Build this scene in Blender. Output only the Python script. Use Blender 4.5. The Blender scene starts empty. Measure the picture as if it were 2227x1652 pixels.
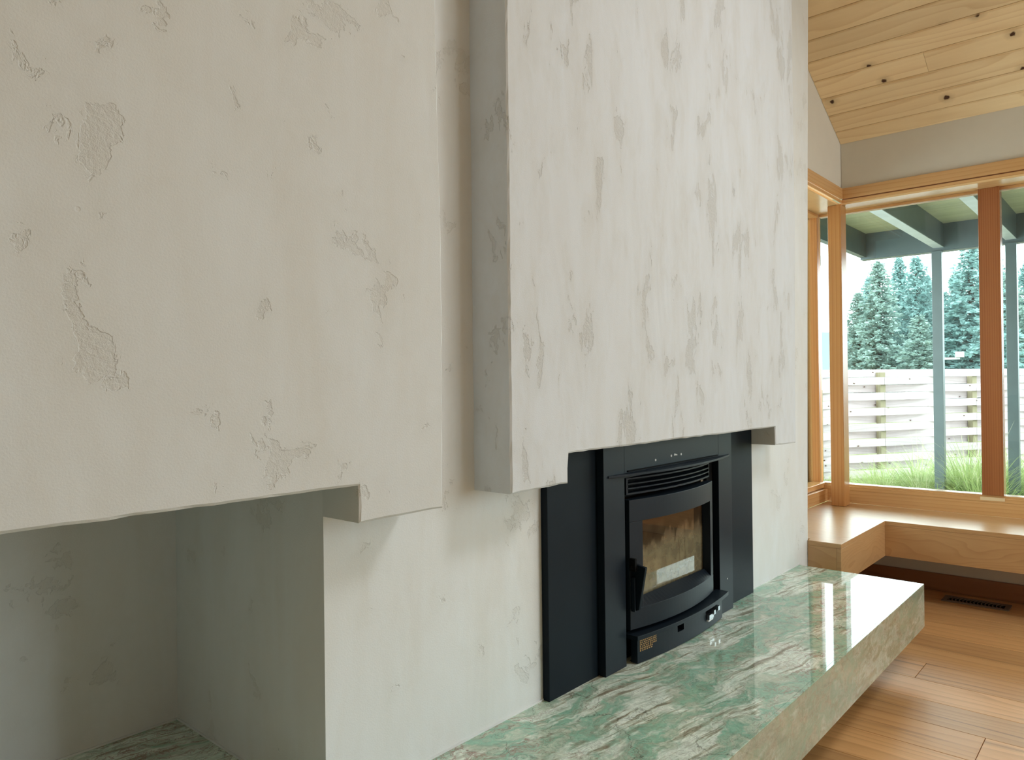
import bpy, bmesh, math, random
import numpy as np
from mathutils import Matrix, Vector
random.seed(7)
C = bpy.context.scene.collection
sc = bpy.context.scene

# ------------------------------------------------------------------ camera
cam = bpy.data.cameras.new('camera')
cam_o = bpy.data.objects.new('camera', cam); C.objects.link(cam_o)
R = np.array([[0.65866, -0.00423, 0.75243], [-0.75233, 0.01193, 0.65866], [-0.01176, -0.99992, 0.00468]])
M = Matrix(((R[0][0], -R[0][1], -R[0][2], 0), (R[1][0], -R[1][1], -R[1][2], 0), (R[2][0], -R[2][1], -R[2][2], 1.33), (0, 0, 0, 1)))
cam_o.matrix_world = M
cam.sensor_width = 36; cam.lens = 1599.9 / 2227 * 36
cam.clip_start = 0.05; cam.clip_end = 2000
sc.camera = cam_o

# ------------------------------------------------------------------ sky and exposure
SKY = 6.2
w = bpy.data.worlds.new('overcast_sky'); sc.world = w; w.use_nodes = True
bg = w.node_tree.nodes['Background']
bg.inputs[0].default_value = (0.86, 0.97, 1.0, 1); bg.inputs[1].default_value = SKY
sc.view_settings.view_transform = 'Standard'; sc.view_settings.look = 'None'
sc.view_settings.gamma = 1; sc.view_settings.use_curve_mapping = False
sc.view_settings.exposure = 0.16
sc.cycles.max_bounces = 8; sc.cycles.diffuse_bounces = 4; sc.cycles.transparent_max_bounces = 16

def area(name, loc, rot, sx, sy, power, portal=False, col=(1, 1, 1)):
    l = bpy.data.lights.new(name, 'AREA'); l.shape = 'RECTANGLE'; l.size = sx; l.size_y = sy
    l.energy = power; l.color = col
    if portal: l.cycles.is_portal = True
    o = bpy.data.objects.new(name, l); o.location = loc; o.rotation_euler = rot; C.objects.link(o)
    return o
PI = math.pi
# sky portals: they only guide sampling of the sky through the openings of the room
area('window_portal', (5.5, -1.4, 1.55), (0, PI/2, 0), 2.0, 6.4, 1, True)
area('gable_window_portal', (4.2, -4.65, 1.7), (PI/2, 0, 0), 1.9, 3.2, 1, True)

# added lamp under the closed ceiling, out of frame, for directional shadows
area('added_directional_lamp', (3.15, -.75, 3.75), (0, math.radians(28), 0), .7, .8, 42, False, (0.93, .97, 1.0))

# ------------------------------------------------------------------ helpers
class MB:
    def __init__(s): s.v = []; s.f = []
    def add(s, vs, fs):
        n = len(s.v); s.v += [tuple(p) for p in vs]; s.f += [tuple(i + n for i in f) for f in fs]; return s
    def box(s, x0, x1, y0, y1, z0, z1):
        return s.add([(x0,y0,z0),(x1,y0,z0),(x1,y1,z0),(x0,y1,z0),(x0,y0,z1),(x1,y0,z1),(x1,y1,z1),(x0,y1,z1)],
                     [(0,3,2,1),(4,5,6,7),(0,1,5,4),(1,2,6,5),(2,3,7,6),(3,0,4,7)])
    def prism(s, pts, axis, a, b):
        # pts: 2D outline; axis: the extruded axis; a -> b
        def P(u, v, t):
            return {'x': (t, u, v), 'y': (u, t, v), 'z': (u, v, t)}[axis]
        n = len(pts)
        vs = [P(u, v, a) for u, v in pts] + [P(u, v, b) for u, v in pts]
        return s.add(vs, [tuple(range(n)), tuple(range(2*n-1, n-1, -1))] + [(i, i+n, (i+1) % n + n, (i+1) % n) for i in range(n)])
    def bow(s, x0, x1, yend, bulge, yback, z0, z1, n=20, bx0=None, bx1=None):
        # bar whose front is an arc in plan (bulging to -Y)
        bx0 = x0 if bx0 is None else bx0; bx1 = x1 if bx1 is None else bx1
        vs = []; fs = []
        for i in range(n+1):
            t = i / n; x = x0 + (x1-x0)*t
            u = (x - bx0) / (bx1 - bx0) * 2 - 1
            yf = yend - bulge * (1 - u*u)
            vs += [(x, yf, z0), (x, yf, z1), (x, yback, z1), (x, yback, z0)]
        for i in range(n):
            a = 4*i; b = a+4
            for k in range(4):
                fs.append((a+k, b+k, b+(k+1) % 4, a+(k+1) % 4))
        fs.append((0, 1, 2, 3)); fs.append((4*n+3, 4*n+2, 4*n+1, 4*n))
        return s.add(vs, fs)
    def cyl(s, p, q, r, n=12):
        p = Vector(p); q = Vector(q); d = (q-p).normalized()
        a = d.orthogonal().normalized(); b = d.cross(a)
        vs = []
        for c in (p, q):
            for i in range(n):
                t = 2*PI*i/n; vs.append(c + a*math.cos(t)*r + b*math.sin(t)*r)
        return s.add(vs, [tuple(range(n))[::-1], tuple(range(n, 2*n))] + [(i, (i+1) % n, (i+1) % n+n, i+n) for i in range(n)])
    def build(s, name, mat, parent=None, bevel=0, smooth=False, seg=2):
        off = parent.location if parent else Vector((0, 0, 0))
        if parent and parent.parent: off = off + parent.parent.location
        me = bpy.data.meshes.new(name)
        me.from_pydata([(x-off[0], y-off[1], z-off[2]) for x, y, z in s.v], [], s.f)
        bm = bmesh.new(); bm.from_mesh(me); bmesh.ops.recalc_face_normals(bm, faces=bm.faces); bm.to_mesh(me); bm.free()
        me.materials.append(mat)
        o = bpy.data.objects.new(name, me); C.objects.link(o)
        if parent: o.parent = parent
        if bevel:
            m = o.modifiers.new('bevel', 'BEVEL'); m.width = bevel; m.segments = seg; m.limit_method = 'ANGLE'; m.angle_limit = math.radians(40)
        if smooth:
            for p in me.polygons: p.use_smooth = True
        return o
def tag(o, label=None, cat=None, group=None, kind=None):
    if label: o['label'] = label
    if cat: o['category'] = cat
    if group: o['group'] = group
    if kind: o['kind'] = kind
    return o
def empty(name, loc):
    o = bpy.data.objects.new(name, None); o.location = loc; C.objects.link(o); o.empty_display_size = .1
    return o
def box(*a): return MB().box(*a)

# ------------------------------------------------------------------ material helpers
class NT:
    def __init__(s, name):
        s.m = bpy.data.materials.new(name); s.m.use_nodes = True
        s.t = s.m.node_tree; s.t.nodes.clear()
        s.out = s.n('ShaderNodeOutputMaterial'); s.b = s.n('ShaderNodeBsdfPrincipled')
        s.l(s.b.outputs[0], s.out.inputs[0])
    def n(s, t, **k):
        q = s.t.nodes.new(t)
        for a, v in k.items(): setattr(q, a, v)
        return q
    def l(s, a, b): s.t.links.new(a, b)
    def setin(s, sock, v):
        if hasattr(v, 'is_output'): s.l(v, sock)
        elif v is not None:
            sock.default_value = v
    def coord(s, rnd=False):
        c = s.n('ShaderNodeTexCoord').outputs['Object']
        if rnd:
            oi = s.n('ShaderNodeObjectInfo').outputs['Random']
            m = s.math('MULTIPLY', oi, 37.0); cb = s.n('ShaderNodeCombineXYZ')
            for i in range(3): s.l(m, cb.inputs[i])
            c = s.vadd(c, cb.outputs[0])
        return c
    def vadd(s, a, b, op='ADD'):
        q = s.n('ShaderNodeVectorMath', operation=op); s.setin(q.inputs[0], a); s.setin(q.inputs[1], b); return q.outputs[0]
    def vscale(s, a, k):
        q = s.n('ShaderNodeVectorMath', operation='SCALE'); s.setin(q.inputs[0], a); s.setin(q.inputs['Scale'], k); return q.outputs[0]
    def map(s, v, scale=(1,1,1), rot=(0,0,0), loc=(0,0,0)):
        q = s.n('ShaderNodeMapping'); s.l(v, q.inputs[0]); q.inputs[1].default_value = loc; q.inputs[2].default_value = rot; q.inputs[3].default_value = scale
        return q.outputs[0]
    def math(s, op, a, b=None, c=None, clamp=False):
        q = s.n('ShaderNodeMath', operation=op); q.use_clamp = clamp
        s.setin(q.inputs[0], a); s.setin(q.inputs[1], b); s.setin(q.inputs[2], c); return q.outputs[0]
    def noise(s, v, scale, detail=3, rough=.5, dist=0, col=False):
        q = s.n('ShaderNodeTexNoise'); s.l(v, q.inputs['Vector']); q.inputs['Scale'].default_value = scale
        q.inputs['Detail'].default_value = detail; q.inputs['Roughness'].default_value = rough; q.inputs['Distortion'].default_value = dist
        return q.outputs['Color' if col else 'Fac']
    def ramp(s, f, stops, interp='LINEAR'):
        q = s.n('ShaderNodeValToRGB'); s.l(f, q.inputs[0]); e = q.color_ramp.elements; q.color_ramp.interpolation = interp
        while len(e) < len(stops): e.new(.5)
        for i, (p, c) in enumerate(stops):
            e[i].position = p; e[i].color = (c, c, c, 1) if not hasattr(c, '__len__') else (*c, 1)
        return q.outputs[0]
    def mix(s, f, a, b, mode='MIX'):
        q = s.n('ShaderNodeMix', data_type='RGBA', blend_type=mode)
        s.setin(q.inputs[0], f)
        for k, v in ((6, a), (7, b)):
            if isinstance(v, tuple): v = (*v, 1) if len(v) == 3 else v
            s.setin(q.inputs[k], v)
        return q.outputs[2]
    def bump(s, h, strength=.5, dist=.01, prev=None):
        q = s.n('ShaderNodeBump'); s.l(h, q.inputs['Height']); q.inputs['Strength'].default_value = strength; q.inputs['Distance'].default_value = dist
        if prev is not None: s.l(prev, q.inputs['Normal'])
        return q.outputs[0]
    def fin(s, col=None, rough=None, normal=None, **k):
        s.setin(s.b.inputs['Base Color'], (*col, 1) if isinstance(col, tuple) and len(col) == 3 else col)
        s.setin(s.b.inputs['Roughness'], rough)
        if normal is not None: s.l(normal, s.b.inputs['Normal'])
        for a, v in k.items(): s.b.inputs[a.replace('_', ' ')].default_value = v
        return s.m

def plain(name, col, rough=.5, metallic=0, spec=.5, grain=0, mot=.10):
    q = NT(name); c = q.coord()
    n = q.noise(c, 9, 3)
    k = q.ramp(n, [(.3, 1-mot), (.7, 1+mot*.8)])
    cc = q.mix(1.0, col, k, 'MULTIPLY')
    nm = q.bump(q.noise(c, grain, 2), .15, .001) if grain else None
    return q.fin(cc, rough, nm, Metallic=metallic, Specular_IOR_Level=spec)

def plaster(name, base=(.72, .745, .755), patch=.6, stretch=(1, 1, 1), tone=.25, thr=.60, coarse=4.5, seed=0.):
    q = NT(name); c = q.map(q.coord(), loc=(seed, seed*.7, seed*1.3))
    cs = q.map(c, stretch)
    warp = q.vadd(cs, q.vscale(q.noise(cs, 9, 4, .6, col=True), .10))
    m1 = q.noise(warp, coarse, 6, .62, .35)
    m2 = q.noise(cs, coarse*.45, 2, .5)
    m = q.math('ADD', m1, q.math('MULTIPLY', q.math('SUBTRACT', m2, .5), .45))
    mask = q.ramp(m, [(thr, 0.), (thr+.014, 1.)])
    soft = q.ramp(m, [(thr-.16, 0.), (thr+.05, 1.)])
    # broad trowel sweeps
    sweep = q.noise(q.map(c, (1.0, 1, .45), (0, .35, 0)), 2.2, 3, .55, 1.2)
    fine = q.noise(c, 260, 3, .6)
    crumb = q.noise(c, 95, 4, .75)
    n = q.bump(sweep, .35, .02)
    n = q.bump(fine, .30, .0016, n)
    n = q.bump(q.math('MULTIPLY', mask, q.math('SUBTRACT', crumb, 1.05)), patch, .006, n)
    # pits and nicks
    vor = q.n('ShaderNodeTexVoronoi'); q.l(c, vor.inputs['Vector']); vor.inputs['Scale'].default_value = 7.5
    pit = q.ramp(vor.outputs['Distance'], [(.02, 0.), (.035, 1.)])
    n = q.bump(pit, .35, .003, n)
    col = q.mix(q.math('MULTIPLY', soft, tone), base, tuple(x*y for x, y in zip(base, (.80, .75, .66))))
    col = q.mix(q.math('MULTIPLY', q.math('MULTIPLY', mask, crumb), tone*1.1), col, tuple(x*y for x, y in zip(base, (.66, .6, .5))))
    streak = q.noise(q.map(c, (2.2, 2.2, .5)), 3.2, 4, .6, .6)
    col = q.mix(1.0, col, q.ramp(streak, [(.3, (.95, .935, .91)), (.7, (1.0, 1.01, 1.02))]), 'MULTIPLY')
    return q.fin(col, .86, n, Specular_IOR_Level=.25)

def wood(name, axis, light, dark, ring=30, fine=120, rough=.35, figure=.5, knots=0, rnd=True, bumpk=.15, coat=0., varia=.12, along=.07, spec=.5, streaks=0., krot=(0, 0, 0)):
    q = NT(name); c = q.coord(rnd)
    sc3 = {'x': (along, 1, 1), 'y': (1, along, 1), 'z': (1, 1, along)}[axis]
    v = q.map(c, sc3)
    wv = q.vadd(v, q.vscale(q.noise(q.map(c, tuple(k*2 if k < 1 else k for k in sc3)), 3.5, 2, .5, col=True), figure*.25))
    # growth rings: distorted concentric bands
    wa = q.n('ShaderNodeTexWave', wave_type='RINGS', rings_direction=axis.upper(), wave_profile='SAW')
    q.l(wv, wa.inputs['Vector']); wa.inputs['Scale'].default_value = ring; wa.inputs['Distortion'].default_value = 1.5; wa.inputs['Detail'].default_value = 2
    rg = q.ramp(wa.outputs['Fac'], [(0, 0.), (.65, .35), (.95, 1.), (1, .2)])
    fb = q.noise(v, fine, 3, .6)
    br = q.noise(v, 9, 3, .6)
    t = q.math('ADD', q.math('MULTIPLY', rg, .55), q.math('MULTIPLY', fb, .35))
    t = q.math('ADD', t, q.math('MULTIPLY', q.math('SUBTRACT', br, .5), .8), clamp=True)
    col = q.mix(t, light, dark)
    if streaks:
        st = q.noise(q.map(c, tuple(k*.6 if k < 1 else k for k in sc3)), 12, 4, .7, .4)
        col = q.mix(q.math('MULTIPLY', q.ramp(st, [(.60, 0.), (.72, 1.)]), streaks), col, tuple(x*.32 for x in dark))
    if knots:
        kv = q.map(q.map(c, rot=krot), (.5, 1, 1) if axis == 'x' else (1, .5, 1))
        kv = q.vadd(kv, q.vscale(q.noise(c, 30, 2, .5, col=True), .014))
        vo = q.n('ShaderNodeTexVoronoi', voronoi_dimensions='2D'); q.l(kv, vo.inputs['Vector']); vo.inputs['Scale'].default_value = 6.5
        sep = q.n('ShaderNodeSeparateColor'); q.l(vo.outputs['Color'], sep.inputs[0])
        on = q.math('GREATER_THAN', sep.outputs[0], 1-knots)
        halo = q.math('MULTIPLY', q.ramp(vo.outputs['Distance'], [(.03, 1.), (.17, 0.)]), on)
        core = q.math('MULTIPLY', q.ramp(vo.outputs['Distance'], [(.04, 1.), (.062, 0.)]), on)
        col = q.mix(q.math('MULTIPLY', halo, .55), col, tuple(x*.6 for x in dark))
        col = q.mix(core, col, (.07, .028, .014))
    if rnd:
        oi = q.n('ShaderNodeObjectInfo').outputs['Random']
        col = q.mix(1.0, col, q.ramp(oi, [(0, tuple([1-varia]*3)), (.5, (1, .985, .96)), (1, tuple([1+varia]*3))]), 'MULTIPLY')
    n = q.bump(q.math('ADD', fb, rg), bumpk, .0012)
    r = q.math('ADD', q.math('MULTIPLY', fb, .12), rough-.06)
    return q.fin(col, r, n, Coat_Weight=coat, Coat_Roughness=.27, Specular_IOR_Level=spec)

def stone(name='green_quartzite', brown=0.):
    q = NT(name); c = q.coord()
    rot = q.map(c, (1, 1, 1), (0.05, 0.05, math.radians(9)))
    wv = q.vadd(rot, q.vscale(q.noise(rot, 3.4, 5, .6, col=True), .30))
    big = q.noise(q.map(wv, (1.3, 2.3, 1.8)), 3.6, 6, .62, .5)
    col = q.ramp(big, [(.27, (.58, .62, .56)), (.36, (.42, .46, .38)), (.42, (.30, .40, .32)), (.49, (.23, .42, .33)), (.54, (.31, .43, .35)), (.60, (.44, .50, .42)), (.67, (.29, .40, .32)), (.77, (.62, .66, .60))])
    # feathered striations, in drifting bands
    sv = q.vadd(rot, q.vscale(q.noise(rot, 3.5, 4, .55, col=True), .075))
    st = q.noise(q.map(sv, (3.2, 46, 22), (0, 0, math.radians(5))), 1.0, 5, .62, .25)
    sline = q.ramp(st, [(.36, (.20, .15, .11)), (.43, (.36, .35, .28)), (.48, (.62, .66, .60)), (.55, (.74, .77, .74)), (.64, (.50, .56, .50))])
    msk = q.ramp(q.noise(q.map(wv, (.7, 3.0, 1.5), loc=(3.1, .4, 0)), 2.4, 5, .6, .4), [(.46, 0.), (.55, 1.)])
    col = q.mix(q.math('MULTIPLY', msk, .85), col, sline)
    mo = q.noise(q.map(wv, (1, 2.2, 2)), 22, 8, .78, .5)
    col = q.mix(1., col, q.ramp(mo, [(.28, (.85, .9, .84)), (.5, (1.28, 1.34, 1.3)), (.72, (1.75, 1.75, 1.7))]), 'MULTIPLY')
    dirt = q.noise(q.map(wv, (1, 2.5, 2), loc=(4, 4, 1)), 7, 6, .7, .6)
    col = q.mix(q.ramp(dirt, [(.54, 0.), (.68, .4)]), col, (.26, .25, .19))
    vn = q.noise(q.map(wv, (.8, 2.6, 1.4), loc=(7, 1, 2)), 3.0, 8, .7, .5)
    vein = q.ramp(q.math('ABSOLUTE', q.math('SUBTRACT', vn, .5)), [(.0, 1.), (.016, 0.)])
    vein = q.math('MULTIPLY', vein, q.ramp(q.noise(rot, 1.9, 3), [(.42, .1), (.56, .85)]))
    col = q.mix(vein, col, (.30, .13, .10))
    vn2 = q.noise(q.map(wv, (1.0, 1.8, 1.4), loc=(1, 5, 2)), 5.0, 7, .65, .4)
    col = q.mix(q.ramp(q.math('ABSOLUTE', q.math('SUBTRACT', vn2, .47)), [(.0, .6), (.007, 0.)]), col, (.14, .17, .12))
    vo = q.n('ShaderNodeTexVoronoi', feature='DISTANCE_TO_EDGE'); q.l(q.vadd(c, q.vscale(q.noise(c, 12, 5, .6, col=True), .09)), vo.inputs['Vector']); vo.inputs['Scale'].default_value = 4.2
    cr = q.math('MULTIPLY', q.ramp(vo.outputs['Distance'], [(.0, .75), (.008, 0.)]), q.ramp(q.noise(c, 2.7, 2), [(.48, 0.), (.56, 1.)]))
    col = q.mix(cr, col, (.09, .08, .06))
    if brown:   # the front edge is mixed towards an olive-brown pattern
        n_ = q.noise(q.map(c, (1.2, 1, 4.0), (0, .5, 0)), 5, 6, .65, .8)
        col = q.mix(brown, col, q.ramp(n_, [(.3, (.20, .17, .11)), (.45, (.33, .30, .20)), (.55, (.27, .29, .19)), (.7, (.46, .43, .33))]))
    return q.fin(col, .04, None, IOR=1.72)

def glass(name, tint=(.93, .985, .97), ior=1.5, rough=0):
    q = NT(name); q.t.nodes.remove(q.b)
    tr = q.n('ShaderNodeBsdfTransparent'); tr.inputs[0].default_value = (*tint, 1)
    gl = q.n('ShaderNodeBsdfGlossy'); gl.inputs['Roughness'].default_value = rough
    fr = q.n('ShaderNodeFresnel'); fr.inputs[0].default_value = ior
    mx = q.n('ShaderNodeMixShader'); q.l(fr.outputs[0], mx.inputs[0]); q.l(tr.outputs[0], mx.inputs[1]); q.l(gl.outputs[0], mx.inputs[2])
    q.l(mx.outputs[0], q.out.inputs[0]); return q.m

def sooty_glass():
    q = NT('sooty_stove_glass'); q.t.nodes.remove(q.b)
    c = q.coord()
    tr = q.n('ShaderNodeBsdfTransparent'); tr.inputs[0].default_value = (.85, .8, .7, 1)
    gl = q.n('ShaderNodeBsdfGlossy'); gl.inputs['Roughness'].default_value = 0.0
    fr = q.n('ShaderNodeFresnel'); fr.inputs[0].default_value = 2.0
    df = q.n('ShaderNodeBsdfDiffuse')
    sep = q.n('ShaderNodeSeparateXYZ'); q.l(c, sep.inputs[0]); z = sep.outputs[2]
    # height is in the stove's own frame (hearth = 0): the pane runs 0.20 .. 0.48
    wob = q.math('MULTIPLY', q.math('SUBTRACT', q.noise(q.map(c, (1, 1, .35)), 11, 4, .55), .5), .30)
    hz = q.math('ADD', z, wob)
    soot = q.ramp(hz, [(.36, 0.), (.385, .85), (.41, .9), (.47, .55)])
    drip = q.ramp(q.noise(q.map(c, (1, 1, .12)), 26, 3, .6), [(.62, 0.), (.68, .6)])
    soot = q.math('MAXIMUM', soot, q.math('MULTIPLY', drip, q.ramp(z, [(.2, 0.), (.33, 1.)])))
    colr = q.mix(soot, q.mix(q.ramp(z, [(.34, 0.), (.47, 1.)]), (.34, .29, .18), (.22, .08, .035)), (.045, .032, .018))  # tan to brown: mirrored wood floor put into the ash film's colour
    colr = q.mix(1., colr, q.ramp(q.noise(c, 30, 4), [(.3, (.75, .75, .75)), (.7, (1.2, 1.2, 1.15))]), 'MULTIPLY')
    q.l(colr, df.inputs[0])
    film = q.mix(soot, (.62, .62, .62), (.93, .93, .93))
    m1 = q.n('ShaderNodeMixShader'); q.l(film, m1.inputs[0]); q.l(tr.outputs[0], m1.inputs[1]); q.l(df.outputs[0], m1.inputs[2])
    m2 = q.n('ShaderNodeMixShader'); q.l(fr.outputs[0], m2.inputs[0]); q.l(m1.outputs[0], m2.inputs[1]); q.l(gl.outputs[0], m2.inputs[2])
    q.l(m2.outputs[0], q.out.inputs[0]); return q.m

MAT = {}
MAT['plaster_l'] = plaster('plaster_left', patch=.5, stretch=(1, 1, .9), tone=.14, thr=.625, coarse=7.5, seed=1.7)
MAT['plaster_r'] = plaster('plaster_right', base=(.71, .745, .785), patch=.6, stretch=(1.6, 1, .62), tone=.30, thr=.615, coarse=7.5, seed=4.2)
MAT['plaster_low'] = plaster('plaster_lower', base=(.79, .81, .815), patch=.55, stretch=(1, 1, .9), tone=.14, thr=.63, coarse=7, seed=9.1)
MAT['paint'] = plain('wall_paint', (.70, .655, .57), .8, mot=.015, spec=.2, grain=220)
MAT['caulk'] = plain('white_caulk', (.8, .82, .82), .5)
MAT['stone'] = stone()
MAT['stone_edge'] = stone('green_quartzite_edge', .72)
MAT['steel'] = plain('stove_black', (.0075, .0135, .022), .42, spec=.22, grain=500)
MAT['steel_d'] = plain('stove_panel_black', (.004, .009, .015), .5, spec=.15, grain=500)
MAT['void'] = plain('stove_gap_black', (.006, .006, .006), .8, spec=.1)
MAT['chrome'] = plain('worn_metal', (.55, .57, .6), .3, 1)
MAT['fleck'] = plain('bare_metal_fleck', (.8, .82, .84), .5)
MAT['brick'] = plain('firebrick_lining', (.42, .36, .26), .9)
MAT['sooty'] = sooty_glass()
MAT['glass'] = glass('window_glass')
MAT['floor'] = wood('oak_floor', 'y', (.68, .39, .17), (.46, .23, .088), ring=7, fine=70, rough=.38, figure=1.2, varia=.20, along=.07, streaks=.75, bumpk=.1)
MAT['bench'] = wood('oak_bench_long', 'y', (.60, .36, .165), (.47, .255, .105), coat=.32, ring=15, fine=60, rough=.32, figure=1.5, rnd=False, along=.16, varia=0, bumpk=.06)
MAT['fir_z'] = wood('fir_vertical', 'z', (.60, .29, .10), (.44, .17, .05), ring=24, fine=60, rough=.24, figure=.25, rnd=True, along=.02, varia=.06)
MAT['fir_z2'] = wood('fir_vertical_dark', 'z', (.40, .15, .05), (.24, .07, .02), ring=34, fine=60, rough=.24, figure=.15, rnd=True, along=.012, varia=.03)
MAT['fir_y'] = wood('fir_long', 'y', (.72, .43, .19), (.58, .30, .11), ring=18, fine=70, rough=.22, figure=.4, rnd=True, along=.04, varia=.05)
MAT['fir_soffit_lit'] = wood('fir_soffit_lit', 'y', (.86, .60, .30), (.72, .44, .19), ring=18, fine=70, rough=.2, figure=.4, rnd=True, along=.04, varia=.05, coat=.6)  # lighter copy of the fir: daylight on the soffit put into its colour
MAT['fir_x'] = wood('fir_cross', 'x', (.72, .43, .19), (.58, .30, .11), ring=18, fine=70, rough=.22, figure=.4, rnd=True, along=.04, varia=.05)
MAT['fir_dk'] = wood('baseboard_fir', 'y', (.33, .13, .05), (.22, .075, .028), ring=18, fine=70, rough=.3, figure=.4, rnd=False, along=.04, varia=0)
MAT['pine'] = wood('pine_ceiling', 'y', (.95, .77, .49), (.76, .54, .29), ring=11, fine=60, rough=.5, figure=.9, knots=.75, krot=(0, math.radians(27.9), 0), varia=.10, along=.07, bumpk=.08, spec=.3)
MAT['gutter'] = plain('register_brown', (.16, .115, .085), .5)
MAT['porch'] = plain('porch_paint', (0.0693, 0.0957, 0.0977), .38)
MAT['rafter_pale'] = plain('pale_grey_underside', (.42, .45, .44), .45)
MAT['porch_light'] = wood('porch_boards', 'y', (0.409, 0.396, 0.251), (0.33, 0.317, 0.185), ring=8, fine=40, rough=.6, figure=.5, varia=.06)
MAT['fence'] = wood('fence_cedar', 'x', (.53, .45, .47), (.40, .335, .335), ring=9, fine=40, rough=.8, figure=.5, knots=.3, krot=(math.radians(90), 0, 0), varia=.14, spec=.15)
MAT['fencepost'] = wood('fence_post_wood', 'z', (0.275, 0.24, 0.165), (0.21, 0.18, 0.11), ring=9, fine=40, rough=.8, varia=.1, spec=.15)
MAT['ground'] = plain('garden_soil', (0.132, 0.132, 0.066), .95, spec=.1)
MAT['white'] = plain('white_enamel', (.45, .46, .44), .5)
MAT['bark'] = plain('bark', (.06, .045, .035), .9)

# ------------------------------------------------------------------ geometry constants (metres)
YW = 1.41      # lower wall face
YB = 1.275     # face of the plaster blocks
ZH = .37       # hearth top
ANG = math.radians(27.9)
RX, RZ = 5.217, 2.914
def roof_z(x): return RZ + (RX - x) * math.tan(ANG)

# ------------------------------------------------------------------ structure: walls
fw = MB()
top = 5.0
fw.box(.962, 2.02, YW, 2.3, 0, 1.3); fw.prism([(2.96, 0), (3.990, 0), (3.996, .6), (4.022, 1.3), (2.96, 1.3)], 'y', YW, 2.3)
fw.box(2.02, 2.96, YW, 2.3, 0, .38); fw.box(2.02, 2.96, 1.95, 2.3, .38, 1.3)
fw.prism([(.962, 1.3), (4.022, 1.3), (4.035, 1.64), (4.07, 2.5), (4.11, 3.4), (4.11, roof_z(4.11)-.03), (.962, 5.14)], 'y', YW, 2.3)
fw2 = MB().box(-2.5, .962, 2.145, 2.3, 0, 1.19)                       # niche back
tag(fw2.build('wall_niche', MAT['plaster_low']), kind='structure')
tag(MB().prism([(-2.5, 1.19), (.962, 1.19), (.962, 5.14), (-2.5, 3.4)], 'y', YW, 2.3).build('wall_upper', MAT['plaster_low']), kind='structure')
tag(MB().box(-2.5, .962, 1.45, 2.145, 0, .165).build('wall_plinth', MAT['plaster_low']), kind='structure')
wf = tag(fw.build('wall_front', MAT['plaster_low']), kind='structure')

def rough_block(name, outline, mat, label):
    # plaster slab with slightly wandering hand-trowelled arrises
    rnd = random.Random(len(label))
    pts = []
    for i, p in enumerate(outline):
        q = outline[(i+1) % len(outline)]
        L = math.dist(p, q); n = max(1, int(L / .035))
        dx, dz = (q[0]-p[0])/L, (q[1]-p[1])/L
        for k in range(n):
            t = k / n
            j = 0 if k == 0 else (.0011*rnd.uniform(-1, 1) + .0006*math.sin(t*L*9+i) * math.sin(t*PI))
            pts.append((p[0]+dx*L*t - dz*j, p[1]+dz*L*t + dx*j, dx, dz))
    n = len(pts); c = .0045
    area2 = sum(pts[i][0]*pts[(i+1) % n][1] - pts[(i+1) % n][0]*pts[i][1] for i in range(n))
    s = 1 if area2 > 0 else -1
    ring0 = []
    for i in range(n):
        a = pts[i-1]; b = pts[i]
        nx, nz = -(a[3]+b[3]), (a[2]+b[2]); l = math.hypot(nx, nz)
        ring0.append((b[0]+s*nx/l*c*1.2, YB, b[1]+s*nz/l*c*1.2))
    ring1 = [(p[0], YB + c*(1+.5*rnd.uniform(-1, 1)), p[1]) for p in pts]
    ring2 = [(p[0], YW, p[1]) for p in pts]
    vs = ring0 + ring1 + ring2
    fs = [tuple(range(n)), tuple(range(3*n-1, 2*n-1, -1))]
    for k in (0, 1):
        fs += [(k*n+i, k*n+(i+1) % n, (k+1)*n+(i+1) % n, (k+1)*n+i) for i in range(n)]
    o = MB().add(vs, fs).build(name, mat)
    return tag(o, label, 'chimney breast')
rough_block('plaster_chimney_breast', [(-2.45, 1.117), (.959, 1.117), (.960, 1.037), (1.204, 1.037), (1.209, 1.587), (1.198, 2.239), (1.196, 4.95), (-2.45, 3.35)], MAT['plaster_l'],
            'wide pale plaster chimney breast at left, hanging above the dark log niche')
rough_block('plaster_chimney_breast', [(1.449, 1.039), (1.697, 1.041), (1.703, 1.127), (3.229, 1.124), (3.232, 1.042), (3.474, 1.036), (3.499, 2.04), (3.499, 3.77), (2.0, 4.55), (1.45, 4.7), (1.451, 2.33)], MAT['plaster_r'],
            'whiter streaked plaster chimney breast directly above the black stove')

# window wall (upper part, lower part) and return wall
wr = MB()
wr.box(5.215, 5.40, -4.6, 1.585, 2.60, 2.93)
wr.box(5.24, 5.36, -4.6, 1.60, 0, .449)
wr.box(5.27, 5.36, 1.60, 1.78, 0, .27)
tag(wr.build('wall_right', MAT['paint']), kind='structure')
rw = MB()
rw.prism([(4.12, 2.60), (5.40, 2.60), (5.40, 2.83), (4.12, roof_z(4.12))], 'y', 1.587, 1.75)
rw.box(4.03, 5.27, 1.62, 1.75, 0, .449)
tag(rw.build('wall_corner', MAT['paint']), kind='structure')
tag(box(-2.65, -2.5, -4.6, 2.3, 0, 3.3).build('wall_left', MAT['paint']), kind='structure')
wb = MB()
GL, GR = 3.3, 5.12      # tall gable glazing in the rear wall
wb.prism([(-2.65, 0), (GL, 0), (GL, roof_z(GL)-.05), (1.0, 5.1), (-2.65, 3.3)], 'y', -4.75, -4.6)
wb.box(GR, 5.5, -4.75, -4.6, 0, 2.75).box(GL, GR, -4.75, -4.6, 0, .12)
wb.box(4.16, 4.24, -4.72, -4.62, .12, 3.4).box(GL, GR, -4.72, -4.62, 2.45, 2.58)
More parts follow.
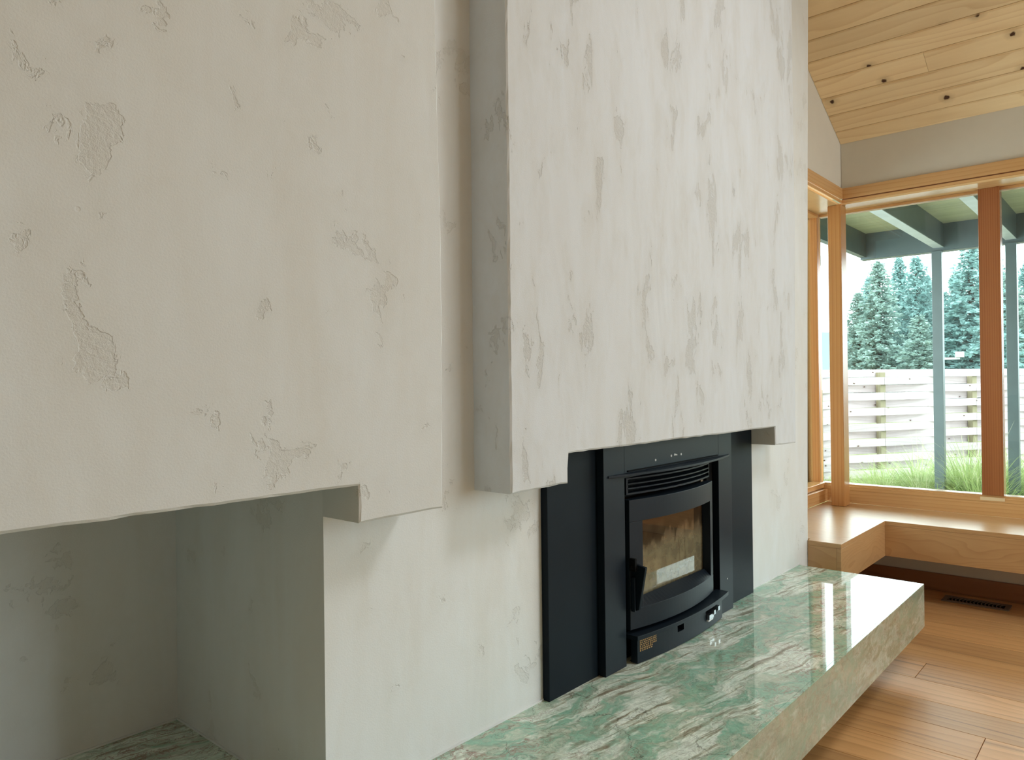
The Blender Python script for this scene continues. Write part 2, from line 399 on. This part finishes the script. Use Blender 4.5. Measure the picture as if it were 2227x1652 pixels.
tag(wb.build('wall_back', MAT['paint']), kind='structure')

# floor planks
fl = tag(box(-2.65, 5.36, -4.75, 2.2, -.12, -.022).build('floor', MAT['void']), kind='structure')
edges = [5.24]
x = 5.2175 - .0
x = 5.195
edges = [x]
while x > -2.5:
    x -= .2225; edges.append(x)
jt = {2.9700: .49, 3.4150: .49}
for i in range(len(edges)):
    x1 = edges[i-1] if i else 5.24; x0 = edges[i]
    if i == 0: x1 = 5.238
    rr = random.Random(i*31+5)
    mid = (x0+x1)/2
    if abs(mid-3.749) < .06: js = [.824, -1.3]
    elif abs(mid-3.082) < .06: js = [.49, -1.9]
    elif abs(mid-4.19) < .06: js = [.47, -1.2]
    elif mid > 3.0: js = [-.2-rr.random()*.9, -2.4]
    else: js = [rr.uniform(-.6, .9), -1.2-rr.random()]
    ys = [2.1] + js + [-4.6]
    yy = YW if mid < 4.0 else 1.6
    ys[0] = yy
    for a, b in zip(ys[:-1], ys[1:]):
        tag(box(x0+.0010, x1-.0010, b+.0011, a-.0011, -.022, 0).build('floor_plank', MAT['floor'], fl, bevel=.0011, seg=1))

# sloping board ceiling
ca, sa = math.cos(ANG), math.sin(ANG)
def slope_box(u0, u1, y0, y1, n0, n1, ch=0):
    # u up the slope, n downwards into the room
    def P(u, y, n): return (RX - ca*u - sa*n, y, RZ + sa*u - ca*n)
    if ch:
        prof = [(u0, n0), (u1, n0), (u1, n1-ch), (u1-ch, n1), (u0+ch, n1), (u0, n1-ch)]
    else:
        prof = [(u0, n0), (u1, n0), (u1, n1), (u0, n1)]
    k = len(prof)
    vs = [P(u, y0, n) for u, n in prof] + [P(u, y1, n) for u, n in prof]
    return vs, [tuple(range(k)), tuple(range(2*k-1, k-1, -1))] + [(i, (i+1) % k, (i+1) % k+k, i+k) for i in range(k)]
UT = (RX-1.0)/ca
cl = MB()
cl.add(*slope_box(-.2, UT, -4.75, 2.3, -.2, -.02))
cl.prism([(1.0, RZ+UT*sa), (-2.65, 3.3), (-2.65, 3.5), (1.0, RZ+UT*sa+.2)], 'y', -4.75, 2.3)
ce = tag(cl.build('ceiling', MAT['pine']), kind='structure')
u = (RX-5.110)/ca - .1525 + .0; k = 0
bw = .135/ca
u = (RX-5.110)/ca - bw
while u < UT:
    ua, ub = max(u, -.0), min(u+bw, UT)
    rr = random.Random(k*17+3)
    if k == 3: js = [.976, -2.2]
    else: js = [rr.uniform(-1.8, -.4), -2.9 - rr.random()*.5] if k < 9 else [rr.uniform(-1, 1), -2.4]
    ys = sorted([1.586 if u < (RX-4.1)/ca else 1.409] + js + [-4.6])
    for a, b in zip(ys[:-1], ys[1:]):
        for (p, q_) in [(a, b)]:
            if q_ - p > .02:
                MB().add(*slope_box(ua+.0014, ub-.0014, p+.0007, q_-.0007, -.018, 0, .0070)).build('ceiling_plank', MAT['pine'], ce)
    u += bw; k += 1

# ------------------------------------------------------------------ timber header, soffit, windows
h = empty('trim_2', (5.2, 0, 2.5)); tag(h, kind='structure')
box(5.195, 5.215, -4.6, 1.574, 2.545, 2.615).build('header_face', MAT['fir_y'], h, bevel=.002)
box(5.203, 5.215, -4.6, 1.582, 2.520, 2.538).build('header_lip', MAT['fir_y'], h, bevel=.001)
box(5.209, 5.215, -4.6, 1.582, 2.537, 2.546).build('header_groove', MAT['fir_dk'], h)
box(5.207, 5.47, -4.6, 1.60, 2.507, 2.520).build('soffit_board', MAT['fir_soffit_lit'], h)
h2 = empty('trim_3', (4.6, 1.58, 2.5)); tag(h2, kind='structure')
box(4.08, 5.195, 1.572, 1.587, 2.545, 2.615).build('header_face', MAT['fir_x'], h2, bevel=.002)
box(4.08, 5.203, 1.580, 1.587, 2.520, 2.538).build('header_lip', MAT['fir_x'], h2, bevel=.001)
box(4.08, 5.47, 1.601, 1.90, 2.507, 2.520).build('soffit_board', MAT['fir_soffit_lit'], h2)

w1 = empty('window_1', (5.42, 0, .6)); tag(w1, kind='structure')
box(5.385, 5.47, -4.6, 1.80, .567, .603).build('sill_rail', MAT['fir_y'], w1, bevel=.002)
box(5.36, 5.47, -4.6, 1.80, .477, .563).build('sill_board', MAT['fir_y'], w1, bevel=.002)
box(5.36, 5.385, -4.6, 1.80, .5635, .590).build('sill_ledge', MAT['fir_y'], w1, bevel=.0015)
tag(box(5.3585, 5.372, .703, .832, .572, .5915).build('sill_patch', MAT['pine'], w1), 'paler wood patch let into the sill under the mullion')
box(5.405, 5.455, -4.6, 1.80, 2.488, 2.506).build('head_rail', MAT['fir_y'], w1, bevel=.001)
mys = [.767 - 1.25*k for k in range(5)]
for m_ in mys:
    box(5.375, 5.46, m_-.057, m_+.057, .603, 2.507).build('mullion', MAT['fir_z2'], w1, bevel=.002)
box(5.395, 5.475, 1.812, 1.880, .477, 2.507).build('corner_mullion', MAT['fir_z'], w1, bevel=.002)
gy = [1.80] + mys
for i in range(len(mys)):
    top_y = 1.80 if i == 0 else mys[i-1]-.057
    box(5.425, 5.431, mys[i]+.057, top_y, .603, 2.488).build('glass_pane', MAT['glass'], w1)
w2 = empty('window_2', (4.7, 1.82, .6)); tag(w2, kind='structure')
box(4.06, 5.39, 1.775, 1.88, .567, .603).build('sill_rail', MAT['fir_x'], w2, bevel=.002)
box(4.06, 5.36, 1.75, 1.88, .477, .563).build('sill_board', MAT['fir_x'], w2, bevel=.002)
box(4.06, 5.395, 1.80, 1.88, 2.488, 2.506).build('head_rail', MAT['fir_x'], w2)
box(4.14, 5.395, 1.862, 1.868, .603, 2.488).build('glass_pane', MAT['glass'], w2)
box(4.06, 4.14, 1.79, 1.87, .603, 2.507).build('side_mullion', MAT['fir_z'], w2)

tag(box(5.172, 5.282, 1.579, 1.665, .4785, 2.506).build('timber_post', MAT['fir_z'], bevel=.003),
    'square fir post standing on the bench in the window corner', 'post')

# baseboards
tag(box(5.222, 5.24, -4.6, 1.60, .001, .108).build('baseboard_right', MAT['fir_dk'], bevel=.002), kind='structure')
tag(box(4.05, 5.22, 1.603, 1.62, .001, .108).build('baseboard_corner', MAT['fir_dk'], bevel=.002), kind='structure')

# ------------------------------------------------------------------ window bench
bn = empty('window_bench', (4.8, 1.3, .27))
tag(bn, 'thick L-shaped oak window bench running under the windows beside the hearth', 'bench')
def bevel_prism(name, pts, axis, a, b, mat, parent, bv):
    return MB().prism(pts, axis, a, b).build(name, mat, parent, bevel=bv)
bevel_prism('seat', [(3.985, 1.237), (4.803, 1.237), (4.803, -4.58), (5.359, -4.58), (5.359, 1.749), (4.03, 1.749), (4.03, YW-.0015), (3.985, YW-.0015)], 'z', .452, .477, MAT['bench'], bn, .0015)
MB().box(4.803, 4.825, -4.58, 1.237, .268, .4515).build('long_fascia', MAT['bench'], bn, bevel=.001)
MB().box(3.985, 4.8245, 1.2375, 1.26, .268, .4515).build('side_fascia', wood('oak_bench_cross', 'x', (.60, .36, .165), (.47, .255, .105), coat=.5, ring=15, fine=60, rough=.32, figure=1.5, rnd=False, along=.16, varia=0, bumpk=.06), bn, bevel=.001)
MB().box(3.985, 4.007, 1.2605, YW-.0015, .268, .4515).build('end_panel', MAT['bench'], bn, bevel=.001)
MB().box(4.03, 5.23, 1.2605, 1.60, .268, .30).build('underside', MAT['bench'], bn)
MB().box(4.825, 5.23, -4.58, 1.26, .268, .30).build('underside', MAT['bench'], bn)

# ------------------------------------------------------------------ hearth
he = empty('stone_hearth', (2.5, 1.1, .17))
tag(he, 'long floating hearth slab of polished green veined stone under the stove', 'hearth')
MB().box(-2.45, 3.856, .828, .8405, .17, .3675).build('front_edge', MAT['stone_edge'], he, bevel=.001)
MB().box(-2.45, 3.856, .828, .8405, .3677, ZH).build('front_arris', MAT['stone'], he, bevel=.0008)
sl = MB().prism([(-2.45, .8407), (3.856, .8407), (3.856, YW-.0005), (.9615, YW-.0005), (.9615, 2.1445), (-2.45, 2.1445)], 'z', .17, ZH).build('slab', MAT['stone'], he)
tag(MB().box(.965, 3.86, YW-.004, YW, ZH, ZH+.005).box(-2.4, .957, 2.1405, 2.1445, ZH, ZH+.005).box(.9575, .9615, YW, 2.1445, ZH, ZH+.005).build('caulk_bead', MAT['caulk'], he), 'thin white caulk line along the plaster')

# ------------------------------------------------------------------ stove insert
st = empty('wood_stove_insert', (2.45, 1.36, ZH))
tag(st, 'black steel wood stove insert with curved glass door standing on the green hearth', 'stove')
PY, FY = 1.384, 1.357
tp = 1.119
MB().box(1.735, 2.06, PY, YW-.001, ZH, tp).box(2.90, 3.226, PY, YW-.001, ZH, tp).box(2.06, 2.90, PY, YW-.001, 1.06, tp).build('surround_panel', MAT['steel_d'], st, bevel=.0015)
MB().box(1.997, 2.122, FY, PY, ZH, tp).box(2.832, 2.955, FY, PY, ZH, tp).box(2.122, 2.832, FY, PY, 1.004, tp).build('surround_frame', MAT['steel'], st, bevel=.0015)
# black body cavity behind the door
cv = MB()
cv.box(2.122, 2.14, PY+.001, 1.9, ZH+.002, 1.06); cv.box(2.78, 2.832, PY+.001, 1.9, ZH+.002, 1.06)
cv.box(2.14, 2.78, 1.395, 1.9, .93, 1.06); cv.box(2.14, 2.78, 1.395, 1.9, ZH+.002, .50)
cv.box(2.06, 2.122, FY+.028, PY+.02, ZH+.002, 1.05); cv.box(2.832, 2.90, PY, PY+.02, ZH+.002, 1.05)
cv.build('stove_body', MAT['void'], st)
fb = MB().box(2.14, 2.16, 1.40, 1.88, .50, .93).box(2.76, 2.78, 1.40, 1.88, .50, .93).box(2.16, 2.76, 1.86, 1.88, .50, .93).box(2.16, 2.76, 1.40, 1.86, .50, .52)
fb.build('firebox_lining', MAT['brick'], st)
# visor
MB().bow(2.022, 2.93, FY-.003, .058, FY, 1.014, 1.022, 32).build('visor_shelf', MAT['steel'], st, bevel=.001)
MB().box(2.14, 2.82, FY-.004, FY, 1.024, 1.029).build('visor_slot', MAT['void'], st)
# grille
gr = MB().bow(2.14, 2.757, 1.362, .036, 1.380, .945, .951).bow(2.14, 2.757, 1.362, .036, 1.380, .997, 1.002)
gr.bow(2.14, 2.148, 1.362, .036, 1.380, .951, .997, 2, 2.14, 2.757).bow(2.749, 2.757, 1.362, .036, 1.380, .951, .997, 2, 2.14, 2.757)
grille = gr.build('air_grille', MAT['steel'], st)
for z in (.966, .9815):
    MB().bow(2.148, 2.749, 1.361, .036, 1.378, z-.0022, z+.0022, 20, 2.14, 2.757).build('louvre', MAT['steel'], grille)
MB().box(2.13, 2.78, 1.382, 1.394, .935, 1.003).build('grille_backing', MAT['void'], st)
# door
DX0, DX1, DZ0, DZ1 = 2.141, 2.762, .487, .928
GX0, GX1, GZ0, GZ1 = 2.203, 2.722, .568, .853
d = MB()
kw = dict(bx0=DX0, bx1=DX1)
d.bow(DX0, DX1, 1.352, .040, 1.378, GZ1, DZ1, 28, **kw)
d.bow(DX0, DX1, 1.352, .040, 1.378, DZ0, GZ0-.012, 28, **kw)
d.bow(DX0, GX0, 1.352, .040, 1.378, GZ0-.012, GZ1, 4, **kw)
d.bow(GX1, DX1, 1.352, .040, 1.378, GZ0-.012, GZ1, 4, **kw)
door = d.build('stove_door', MAT['steel'], st, bevel=.0012)
# sloping lower reveal of the window opening
vs = []; n = 24
for i in range(n+1):
    x = GX0 + (GX1-GX0)*i/n; uu = (x-DX0)/(DX1-DX0)*2-1; yf = 1.352 - .040*(1-uu*uu)
    vs += [(x, yf+.001, GZ0-.012), (x, 1.370, GZ0+.012), (x, 1.377, GZ0-.012)]
fs = []
for i in range(n):
    a = 3*i
    for k_ in range(3): fs.append((a+k_, a+3+k_, a+3+(k_+1) % 3, a+(k_+1) % 3))
fs += [(0, 1, 2), (3*n+2, 3*n+1, 3*n)]
MB().add(vs, fs).build('lower_reveal', MAT['steel'], door)
MB().box(GX0-.01, GX1+.005, 1.3785, 1.3835, GZ0-.01, GZ1+.01).build('door_glass', MAT['sooty'], door)
# handle: flat lever standing off the door
hd = MB().prism([(1.351, .714), (1.297, .705), (1.325, .558), (1.340, .552), (1.351, .575)], 'x', 2.150, 2.164)
handle = hd.build('door_handle', MAT['steel_d'], door, bevel=.002)
MB().cyl((2.138, 1.349, .700), (2.152, 1.330, .700), .008).box(2.138, 2.149, 1.330, 1.352, .690, .732).build('latch_knuckle', MAT['void'], door)
MB().box(2.141, 2.147, 1.334, 1.349, .552, .668).build('latch_bar', MAT['steel'], door, bevel=.001)
# ash lip and base
MB().bow(2.137, 2.835, 1.322, .032, 1.376, .458, .473, 28).build('ash_lip', MAT['steel'], st, bevel=.0012)
ab = MB()
kx = dict(bx0=2.137, bx1=2.835)
ab.bow(2.158, 2.395, 1.340, .028, 1.362, .373, .458, 8, **kx)
ab.bow(2.395, 2.440, 1.340, .028, 1.362, .373, .422, 3, **kx)
ab.bow(2.440, 2.62, 1.340, .028, 1.362, .373, .458, 6, **kx)
ab.bow(2.62, 2.735, 1.340, .028, 1.362, .373, .412, 4, **kx)
ab.bow(2.735, 2.80, 1.340, .028, 1.362, .373, .458, 3, **kx)
base = ab.build('ash_base', MAT['steel'], st)
MB().bow(2.172, 2.79, 1.350, .026, 1.375, ZH, .372, 20, **kx).build('base_plinth', MAT['void'], st)
MB().box(2.39, 2.44, 1.348, 1.37, .40, .456).build('control_recess', MAT['void'], st)
MB().box(2.62, 2.735, 1.348, 1.37, .376, .456).build('control_recess', MAT['void'], st)
MB().bow(2.628, 2.672, 1.329, .030, 1.336, .410, .428, 3, **kx).bow(2.660, 2.676, 1.321, .028, 1.336, .424, .440, 2, **kx).build('draught_lever', MAT['chrome'], st)
MB().bow(2.706, 2.724, 1.322, .028, 1.336, .428, .444, 2, **kx).build('draught_lever', MAT['chrome'], st)
MB().bow(2.628, 2.675, 1.3315, .028, 1.336, .402, .408, 3, **kx).build('lever_trim', MAT['fleck'], st)
# rating text rows in brassy print on the base
lab = MB()
rr = random.Random(3)
for r_ in range(6):
    z = .449 - r_*.0068; x = 2.170
    xe = 2.262 - (0 if r_ < 4 else .022)
    while x < xe:
        wd = rr.uniform(.004, .011); 
        u_ = (x-2.137)/(2.835-2.137)*2-1; yf = 1.340-.028*(1-u_*u_)
        lab.box(x, min(x+wd, xe), yf-.0010, yf+.001, z-.0040, z); x += wd + .0018
tag(lab.build('rating_lettering', plain('brass_print', (.42, .24, .07), .4), base), 'rows of tiny brassy print')
MB().box(2.168, 2.269, 1.3391, 1.342, .405, .4515).build('rating_backing', MAT['steel_d'], base)
# bare flecks on the frame
for x, z, rad in ((2.328, 1.049, .0045), (2.442, 1.055, .0045), (2.468, 1.057, .0045), (2.476, 1.0565, .003), (2.484, 1.055, .003), (2.517, 1.055, .0045), (2.900, .505, .003), (2.898, .445, .003)):
    tag(MB().cyl((x, FY-.0009, z), (x, FY+.001, z), rad, 8).build('paint_fleck', MAT['fleck'], st), 'white fleck where the paint is gone')

# ------------------------------------------------------------------ floor register
rg = empty('floor_register', (5.07, .81, 0))
tag(rg, 'slotted metal floor register in the planks below the bench', 'vent')
MB().box(5.002, 5.028, .645, .985, .0005, .006).box(5.108, 5.134, .645, .985, .0005, .006).box(5.028, 5.108, .645, .672, .0005, .006).box(5.028, 5.108, .958, .985, .0005, .006).build('register_frame', MAT['gutter'], rg, bevel=.0015)
MB().box(5.028, 5.108, .672, .958, .0005, .0012).build('register_well', MAT['void'], rg)
for i in range(15):
    y = .684 + i*.0187
    vs = []
    for k_ in range(7):
        t = k_/6; x = 5.03 + .076*t; yo = y + .012*math.sin(t*PI)
        vs += [(x, yo-.002, .0012), (x, yo+.002, .0012), (x, yo+.002, .0055), (x, yo-.002, .0055)]
    fs = [(0, 1, 2, 3), (27, 26, 25, 24)]
    for k_ in range(6):
        a = 4*k_
        for j in range(4): fs.append((a+j, a+4+j, a+4+(j+1) % 4, a+(j+1) % 4))
    MB().add(vs, fs).build('louvre', MAT['gutter'], rg)

# ------------------------------------------------------------------ outside: ground, porch
GZ = -.15
tag(MB().add([(5.5, -60, GZ), (110, -60, GZ), (110, 60, GZ), (5.5, 60, GZ), (5.5, -60, GZ-.1), (110, -60, GZ-.1), (110, 60, GZ-.1), (5.5, 60, GZ-.1)],
    [(0, 1, 2, 3), (7, 6, 5, 4), (0, 4, 5, 1), (1, 5, 6, 2), (2, 6, 7, 3), (3, 7, 4, 0)]).build('ground', MAT['ground']), kind='structure')
pv = tag(box(5.5, 8.7, -6, 2.6, GZ, GZ+.03).build('bounce_slab', plain('bounce_slab_pale', (.42, .41, .39), .85)), kind='structure')  # unseen pale slab added to bounce daylight up to soffit and ceiling
po = empty('porch_roof', (8.5, 1.5, GZ))
tag(po, 'grey-green painted porch roof frame on slim posts outside the window', 'porch')
MB().box(8.5, 8.56, -1.5, 2.40, 2.645, 2.90).build('edge_beam', MAT['porch'], po)
MB().box(8.505, 8.62, -1.5, 2.40, 2.625, 2.645).build('beam_cap', MAT['porch'], po)
MB().box(5.6, 8.5, 2.34, 2.40, 2.645, 2.90).build('side_beam', MAT['porch'], po)
for i, y in enumerate((1.65, 1.035, .42, -.195, -.81, -1.425)):
    MB().box(5.6, 8.5, y-.045, y+.045, 2.665, 2.90).build('rafter', MAT['porch'], po)
    MB().box(5.6, 8.5, y-.045, y+.045, 2.659, 2.6645).build('rafter_soffit', MAT['rafter_pale'], po)  # thin paler strip along the underside of each rafter
x = 5.6; i = 0
while x < 8.6:
    MB().box(x+.0015, x+.1385, -1.5, 2.42, 2.901, 2.92).build('roof_board', MAT['porch_light'], po); x += .14
for y in (1.665, 1.035, -.195, -1.425):
    MB().box(8.47, 8.56, y-.045, y+.045, GZ+.03, 2.625).build('porch_post', MAT['porch'], po, bevel=.003)

# woven board fence
FD = Vector((.847, -.531, 0)); FP = Vector((11.35, 3.42, GZ))
fe = empty('woven_fence', FP); fe.rotation_euler = (0, 0, math.atan2(FD.y, FD.x))
tag(fe, 'weathered basket-weave board fence crossing the garden behind the porch', 'fence')
def fbuild(mb, name, mat):          # meshes given in the fence's own frame
    me = bpy.data.meshes.new(name); me.from_pydata(mb.v, [], mb.f)
    bm = bmesh.new(); bm.from_mesh(me); bmesh.ops.recalc_face_normals(bm, faces=bm.faces); bm.to_mesh(me); bm.free()
    me.materials.append(mat); o = bpy.data.objects.new(name, me); C.objects.link(o); o.parent = fe; return o
BAY = 1.75; S0 = .62
post_s = [S0 + BAY*k for k in range(-3, 8)]
for s in post_s:
    fbuild(box(s-.045, s+.045, -.045, .045, 0, 1.58), 'fence_post', MAT['fencepost'])
PITCH = .114; rowz = .03
fr_ = random.Random(8)
for r_ in range(14):
    z0 = rowz + r_*PITCH
    cuts = [post_s[0]-.1] + [s for k, s in enumerate(post_s[1:-1]) if (k + r_) % 2 == 0] + [post_s[-1]+.1]
    for a, b in zip(cuts[:-1], cuts[1:]):
        n = max(4, int((b-a)/.12)); vs = []; fs = []
        tilt = fr_.uniform(-.006, .006)
        for i in range(n+1):
            s = a+.003 + (b-a-.006)*i/n
            y = (.066)*(1 if r_ % 2 else -1)*math.cos(PI*(s-S0)/BAY)
            zz = z0 + tilt*(i/n-.5)
            vs += [(s, y-.009, zz+.001), (s, y+.009, zz+.001), (s, y+.009, zz+PITCH-.003), (s, y-.009, zz+PITCH-.003)]
        for i in range(n):
            q_ = 4*i
            for j in range(4): fs.append((q_+j, q_+4+j, q_+4+(j+1) % 4, q_+(j+1) % 4))
        fs += [(0, 1, 2, 3), (4*n+3, 4*n+2, 4*n+1, 4*n)]
        fbuild(MB().add(vs, fs), 'fence_board', MAT['fence'])

# garden lamp / feeder pole behind the fence
fd = empty('garden_pole', (12.2, 2.35, GZ))
tag(fd, 'short white pole with a side arm and small box showing above the fence', 'pole')
MB().box(12.17, 12.23, 2.32, 2.38, GZ, 1.72).build('pole', MAT['white'], fd)
MB().box(12.18, 12.22, 2.12, 2.32, 1.60, 1.63).build('arm', MAT['white'], fd)
MB().box(12.15, 12.25, 2.07, 2.17, 1.63, 1.71).build('head_box', MAT['white'], fd, bevel=.004)

# ------------------------------------------------------------------ grass
def leafmat(name, a, b, c=None, rough=.6):
    q = NT(name); v = q.coord()
    n = q.noise(v, 3.0, 4, .6)
    col = q.ramp(n, [(.3, a), (.55, b), (.75, c or b)])
    q.fin(col, rough, Specular_IOR_Level=.2)
    # light leaks through the blades
    tl = q.n('ShaderNodeBsdfTranslucent'); q.l(col, tl.inputs[0])
    mx = q.n('ShaderNodeMixShader'); mx.inputs[0].default_value = .3
    q.l(q.b.outputs[0], mx.inputs[1]); q.l(tl.outputs[0], mx.inputs[2]); q.l(mx.outputs[0], q.out.inputs[0])
    return q.m
MAT['grass'] = leafmat('grass_blades', (.22, .29, .09), (.36, .43, .17), (.55, .52, .30))
MAT['straw'] = leafmat('dry_stems', (.6, .55, .36), (.7, .65, .45))
def blades(n, fn, seed, seg=4):
    r = np.random.default_rng(seed); vs = []; fs = []
    for i in range(n):
        (x, y), L, lean, az, wd = fn(r)
        dx, dy = math.cos(az), math.sin(az); px, py = -dy, dx
        k0 = len(vs)
        for k_ in range(seg+1):
            t = k_/seg; hor = L*lean*t*t; ver = L*(t - .5*lean*t*t*1.1)
            ww = wd*(1-t)*.5 + .0004
            vs += [(x+dx*hor+px*ww, y+dy*hor+py*ww, ver), (x+dx*hor-px*ww, y+dy*hor-py*ww, ver)]
        for k_ in range(seg):
            a = k0+2*k_; fs.append((a, a+1, a+3, a+2))
    return vs, fs
def raw(name, vs, fs, mat, loc, parent=None):
    me = bpy.data.meshes.new(name); me.from_pydata(vs, [], fs); me.materials.append(mat)
    o = bpy.data.objects.new(name, me); o.location = loc; C.objects.link(o)
    if parent: o.parent = parent
    return o
def lawn(r):
    return (r.uniform(7.5, 13), r.uniform(-2.5, 4.5)), r.uniform(.08, .22), r.uniform(.3, 1.0), r.uniform(0, 2*PI), .012
vs, fs = blades(9000, lawn, 1, 3)
tag(raw('lawn_grass', vs, fs, MAT['grass'], (0, 0, GZ)), 'short rough grass covering the ground in front of the fence', 'grass', kind='stuff')
tuft_lab = [((8.9, 2.30), .33, 'low grass tuft behind the glass just right of the fir post'),
            ((9.3, 2.02), .42, 'mid-size grass clump left of the first porch post'),
            ((8.75, 1.86), .34, 'grass clump at the left foot of the first porch post'),
            ((8.95, 1.50), .50, 'tall grass clump just right of the first porch post'),
            ((8.5, 1.28), .50, 'arching pale grass clump against the big window mullion'),
            ((9.3, 1.22), .46, 'upright grass clump behind the big window mullion'),
            ((8.9, .75), .5, 'grass clump behind the second porch post at the right edge')]
for i, ((x, y), hh, lb) in enumerate(tuft_lab):
    t = empty('grass_tuft', (x, y, GZ)); tag(t, lb, 'grass')
    def tf(r, hh=hh):
        rad = r.uniform(0, .24); a = r.uniform(0, 2*PI)
        return (math.cos(a)*rad, math.sin(a)*rad), hh*r.uniform(.9, 2.3), r.uniform(.35, 1.2), a + r.uniform(-.6, .6), .015
    vs, fs = blades(650, tf, 20+i, 5)
    b_ = raw('blades', vs, fs, MAT['grass'], (0, 0, 0), t); b_['kind'] = 'stuff'
    def tf2(r, hh=hh):
        rad = r.uniform(0, .12); a = r.uniform(0, 2*PI)
        return (math.cos(a)*rad, math.sin(a)*rad), hh*r.uniform(1.4, 2.6), r.uniform(.05, .6), a, .006
    vs, fs = blades(22, tf2, 40+i, 5)
    b_ = raw('seed_stems', vs, fs, MAT['straw'], (0, 0, 0), t); b_['kind'] = 'stuff'

# ------------------------------------------------------------------ conifers beyond the fence
MAT['needle_a'] = leafmat('needles_hazy_grey_green', (.19, .27, .245), (.28, .385, .345), (.37, .47, .42))  # distance haze put into the pale needle colours
MAT['needle_b'] = leafmat('needles_hazy_blue_green', (.165, .28, .27), (.26, .41, .395), (.35, .49, .465))
def conifer_mesh(seed, H_, Rr, mat):
    r = np.random.default_rng(seed)
    V = []; F = []
    nb = 260
    for i in range(nb):
        t = (i + r.uniform(0, 1)) / nb
        z = H_*(.04 + .95*t); rad = Rr*(1-t)**.66*(.5+.85*r.uniform()) + .14
        az = i*2.399963 + r.uniform(-.4, .4)
        droop = r.uniform(.05, .28); up = .35*t
        m = int(20 + 62*(1-t))
        s = r.uniform(.12, 1, m)**.8
        side = r.normal(0, .13, m)*rad*(1.15-s) + r.normal(0, .06, m)
        cx = np.cos(az)*rad*s - np.sin(az)*side; cy = np.sin(az)*rad*s + np.cos(az)*side
        cz = z + rad*(up*s - droop*s*s) + r.normal(0, .07, m)
        sz = r.uniform(.09, .25, m)*(.7+.4*(1-t))
        for k_ in range(m):
            c = np.array((cx[k_], cy[k_], cz[k_]))
            a = r.normal(size=3); a /= np.linalg.norm(a); a[2] *= .55
            b = r.normal(size=3); b -= a*(a@b); b /= np.linalg.norm(b)
            n0 = len(V)
            V += [tuple(c - a*sz[k_]*.6 - b*sz[k_]*.22), tuple(c - a*sz[k_]*.6 + b*sz[k_]*.22), tuple(c + b*sz[k_]*.32), tuple(c + a*sz[k_]), tuple(c - b*sz[k_]*.32)]
            F.append((n0, n0+1, n0+2, n0+3, n0+4))
    me = bpy.data.meshes.new('crown'); me.from_pydata(V, [], F); me.materials.append(mat)
    tb = MB().cyl((0, 0, 0), (0, 0, H_*.93), .10, 8)
    for i in range(0, 30):
        t = .1 + .85*i/30; az = i*2.4; rad = Rr*(1-t)**.8*.75
        tb.cyl((0, 0, H_*t), (math.cos(az)*rad, math.sin(az)*rad, H_*t - rad*.08), .022, 5)
    mt = bpy.data.meshes.new('trunk'); mt.from_pydata(tb.v, [], tb.f); mt.materials.append(MAT['bark'])
    return me, mt
kinds = [conifer_mesh(3, 9.0, 1.65, MAT['needle_a']), conifer_mesh(5, 9.0, 1.95, MAT['needle_b']), conifer_mesh(9, 9.0, 1.5, MAT['needle_b'])]
trees = [(48.9, 13.98, 6.9, 0, 1.0, 'shortest grey-green conifer at the left end of the tree row'),
         (53.6, 14.6, 8.4, 1, .9, 'blue-green conifer second from the left beyond the fence'),
         (47.6, 12.42, 8.5, 0, 1.1, 'grey-green conifer with the pointed top nearest the fir post'),
         (52.8, 12.53, 9.4, 2, 1.0, 'slender bluish conifer in the middle of the left group'),
         (50.2, 10.96, 8.9, 1, 1.0, 'full teal conifer left of the first porch post'),
         (56.2, 11.65, 8.5, 2, 1.1, 'bluish conifer peeping out directly left of the porch post'),
         (52.2, 10.0, 6.8, 1, 1.1, 'low teal conifer hidden mostly by the first porch post'),
         (52.7, 9.3, 8.0, 0, 1.0, 'grey-green conifer directly right of the first porch post'),
         (48.9, 7.89, 9.3, 1, 1.35, 'tallest broad conifer between porch post and mullion'),
         (55.4, 7.6, 9.3, 2, 1.2, 'bluish conifer behind the big window mullion'),
         (52.5, 6.5, 7.8, 0, 1.1, 'grey-green conifer behind the second porch post'),
         (58.1, 6.2, 9.0, 1, 1.1, 'teal conifer at the right edge of the window'),
         (56.4, 4.9, 9.4, 0, 1.1, 'grey-green conifer beyond the right edge of the window'),
         (44.5, 9.6, 4.9, 0, 1.25, 'short bushy conifer low in front of the tree row')]
for i, (x, y, hh, kd, wf_, lb) in enumerate(trees):
    t = empty('conifer_tree', (x, y, GZ)); tag(t, lb, 'tree', 'conifers beyond the fence')
    t.rotation_euler = (0, 0, i*1.3)
    k_ = hh/9.0; t.scale = (k_**.5*wf_, k_**.5*wf_, k_)
    for nm, me in zip(('crown', 'trunk'), kinds[kd]):
        o = bpy.data.objects.new(nm, me); o.parent = t; C.objects.link(o)
# distant wooded hill
hv = []; hf = []
hr = np.random.default_rng(4)
n = 60
for i in range(n+1):
    a = math.radians(-10 + 50*i/n); hz = 17 + 6*math.sin(i*.21) + hr.uniform(-1, 1)
    hv += [(300*math.cos(a), 300*math.sin(a), GZ), (330*math.cos(a), 330*math.sin(a), hz), (380*math.cos(a), 380*math.sin(a), GZ)]
for i in range(n):
    a = 3*i; hf += [(a, a+1, a+4, a+3), (a+1, a+2, a+5, a+4)]
tag(raw('wooded_hill', hv, hf, plain('hazy_hill', (0.132, 0.198, 0.251), .9), (0, 0, 0)), kind='structure')
